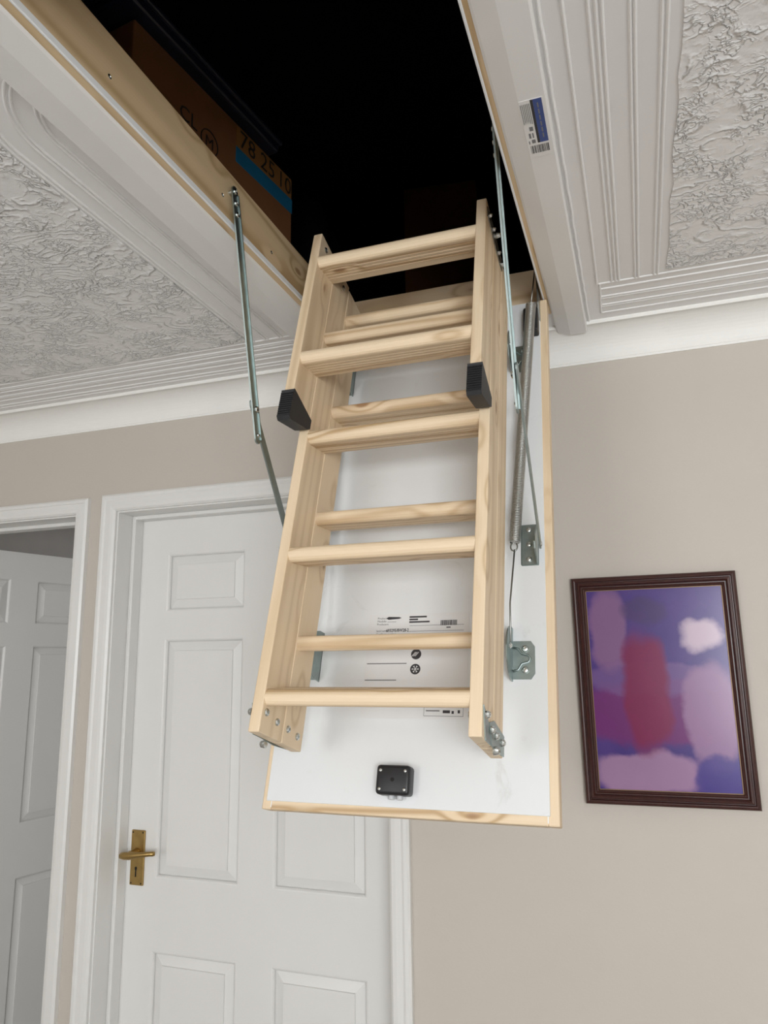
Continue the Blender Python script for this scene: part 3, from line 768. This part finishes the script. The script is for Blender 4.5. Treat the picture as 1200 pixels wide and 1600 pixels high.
# ---------------------------------------------------------------- framed picture on the wall
pw, ph, fw_ = .356, .505, .031
pic = empty('framed_picture', (.0312, WY, 1.4815), (0, RAD(-0.35), 0))
tag(pic, 'mahogany framed print in violet and magenta hanging on the greige wall', 'picture')
prof = [(0, 0), (0, -.012), (.002, -.016), (.006, -.0175), (.009, -.0165), (.0105, -.013), (.012, -.013), (.0135, -.0165), (.018, -.0175), (.0205, -.0145), (.0215, -.011), (.024, -.011), (.026, -.0125), (.029, -.011), (fw_, -.008), (fw_, 0)]
def rail(x0, z0, x1, z1):
    # mitred rail from corner (x0,z0) to (x1,z1); inside is to the left of the direction
    d = Vector((x1-x0, z1-z0)).normalized(); n = Vector((-d.y, d.x)); bm = B(); ra, rb = [], []
    for a, y in prof:
        p = Vector((x0, z0))+d*a+n*a; q = Vector((x1, z1))-d*a+n*a
        ra.append(bm.verts.new((p.x, y-.003, p.y))); rb.append(bm.verts.new((q.x, y-.003, q.y)))
    k = len(prof)
    for i in range(k): bm.faces.new((ra[i], ra[(i+1) % k], rb[(i+1) % k], rb[i]))
    bm.faces.new(ra[::-1]); bm.faces.new(rb)
    mk('frame_rail', bm, 'mahogany', pic)
a, b_ = pw/2, ph/2
rail(-a, -b_, a, -b_); rail(a, -b_, a, b_); rail(a, b_, -a, b_); rail(-a, b_, -a, -b_)
bm = B()
i0, i1 = a-fw_, b_-fw_
for q in ((-i0-.0005, -i0+.0012, -i1, i1), (i0-.0012, i0+.0005, -i1, i1), (-i0, i0, -i1-.0005, -i1+.0012), (-i0, i0, i1-.0012, i1+.0005)): bx(bm, q[0], q[1], -.0118, -.007, q[2], q[3])
mk('inner_gilt_line', bm, 'gilt', pic)
bm = B(); bx(bm, -i0-.002, i0+.002, -.010, -.004, -i1-.002, i1+.002); o = mk('print', bm, 'print', pic); o['label'] = 'soft violet, magenta and cream colour fields'
bm = B(); bx(bm, -a+.003, a-.003, -.004, 0.0005, -b_+.003, b_-.003); mk('backing_board', bm, 'cardboard', pic)

# ---------------------------------------------------------------- loft space above
bm = B()
bx(bm, XL, HX0-LT, YB, 4.2, 2.40, 2.445); bx(bm, HX1+LT, XR, YB, 4.2, 2.40, 2.445); bx(bm, HX0-LT, HX1+LT, YB, HY0-LT, 2.40, 2.445); bx(bm, HX0-LT, HX1+LT, HY1+LT, 4.2, 2.40, 2.445)
st(mk('floor_loft', bm, 'attic_floor'), 'boarded floor of the loft, coloured dark as shade')
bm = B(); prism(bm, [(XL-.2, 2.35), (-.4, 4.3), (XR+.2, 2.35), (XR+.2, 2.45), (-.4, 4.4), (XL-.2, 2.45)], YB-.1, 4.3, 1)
st(mk('ceiling_loft', bm, 'attic_dark'), 'underside of the pitched roof, coloured black as shade')
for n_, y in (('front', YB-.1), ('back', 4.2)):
    bm = B(); prism(bm, [(XL-.2, 2.36), (XR+.2, 2.36), (-.4, 4.35)], y, y+.1, 1); st(mk('wall_loft_'+n_, bm, 'attic_dark'), 'gable end of the loft, coloured dark as shade')
# cardboard box beside the opening, turned a little
box = empty('cardboard_box', (-.762, 1.43, 2.445), (0, 0, RAD(97))); tag(box, 'brown cardboard box with blue tape standing beside the loft opening', 'box')
# local: +x runs back along the hatch side towards the viewer, face on -y side
BW, BD, BH = .52, .36, .262
box.rotation_euler = (0, 0, RAD(83)); box.location = (-.787, .925, 2.445)
# local x along +Y world (left to right as seen from the hatch), local y points to -X world; visible face at y=0
bm = B(); bx(bm, 0, BW, 0, BD, 0, BH, .004, 2); mk('carton', bm, 'cardboard', box)
def fx(name, mat, x0, x1, z0, z1, y=-.0004):
    bm = B(); bx(bm, x0, x1, y-.0003, y+.0006, z0, z1); return mk(name, bm, mat, box)
fx('ochre_print', 'tan_print', .30, BW-.004, .205, BH-.004)
fx('blue_tape', 'blue_tape', .30, BW-.001, .168, .205, -.0008)
text('box_number', '78 25', .060, 'box_ink', box, (.31, -.0014, .212), TXR)
text('box_number', '10', .060, 'box_ink', box, (.455, -.0014, .212), TXR)
text('box_letters', 'CL', .045, 'box_ink', box, (.122, -.0014, .150), TXR)
text('box_letter', 'M', .036, 'box_ink', box, (.199, -.0014, .140), TXR)
bm = B(); c = Vector((.2135, -.0012, .1525)); tube(bm, [c+Vector((math.cos(k*math.pi/16)*.026, 0, math.sin(k*math.pi/16)*.026)) for k in range(33)], .0012, 4); mk('printed_ring', bm, 'box_ink', box)
# navy lidded crate top resting on the box
lid = empty('plastic_lid', (-.777, .88, 2.445+BH), (0, 0, RAD(83))); tag(lid, 'dark navy plastic lid lying on the cardboard box', 'lid')
bm = B(); bx(bm, 0, .47, -.012, .33, 0, .026, .008, 3); mk('lid_top', bm, 'navy', lid)
bm = B(); bx(bm, -.006, .476, -.018, .336, .020, .034, .006, 3); mk('lid_rim', bm, 'navy', lid)
# dark bag further along
def blobby(name, loc, sx, sy, sz, mat, label, cat):
    bm = B(); bmesh.ops.create_icosphere(bm, subdivisions=4, radius=1)
    for v in bm.verts:
        d = v.co.copy(); k = 1+.12*math.sin(5*d.x+3*d.z)+.08*math.sin(9*d.y+4*d.x)+random.uniform(-.015, .015)
        v.co = Vector((d.x*sx*k, d.y*sy*k, max(d.z, -.8)*sz*k))
    o = mk(name, bm, mat, None, True); o.location = loc
    zmin = min(v.co.z for v in o.data.vertices); o.location.z = 2.445-zmin
    return tag(o, label, cat)
blobby('rubbish_bag', (-.86, .64, 0), .12, .20, .16, 'black_bag', 'crumpled black bag next to the cardboard box in the loft', 'bag')
blobby('rubbish_bag', (-.98, 1.83, 0), .22, .26, .30, 'black_bag', 'large black bag beyond the cardboard box in the loft', 'bag')
bm = B(); bx(bm, -.15, .15, -.15, .15, 0, 1.0, .004, 2)
o = mk('tall_carton', bm, 'cardboard'); o.location = (-.66, 2.75, 2.445); o.rotation_euler = (0, 0, RAD(8)); tag(o, 'tall dark brown carton deep in the shadow of the loft', 'carton')
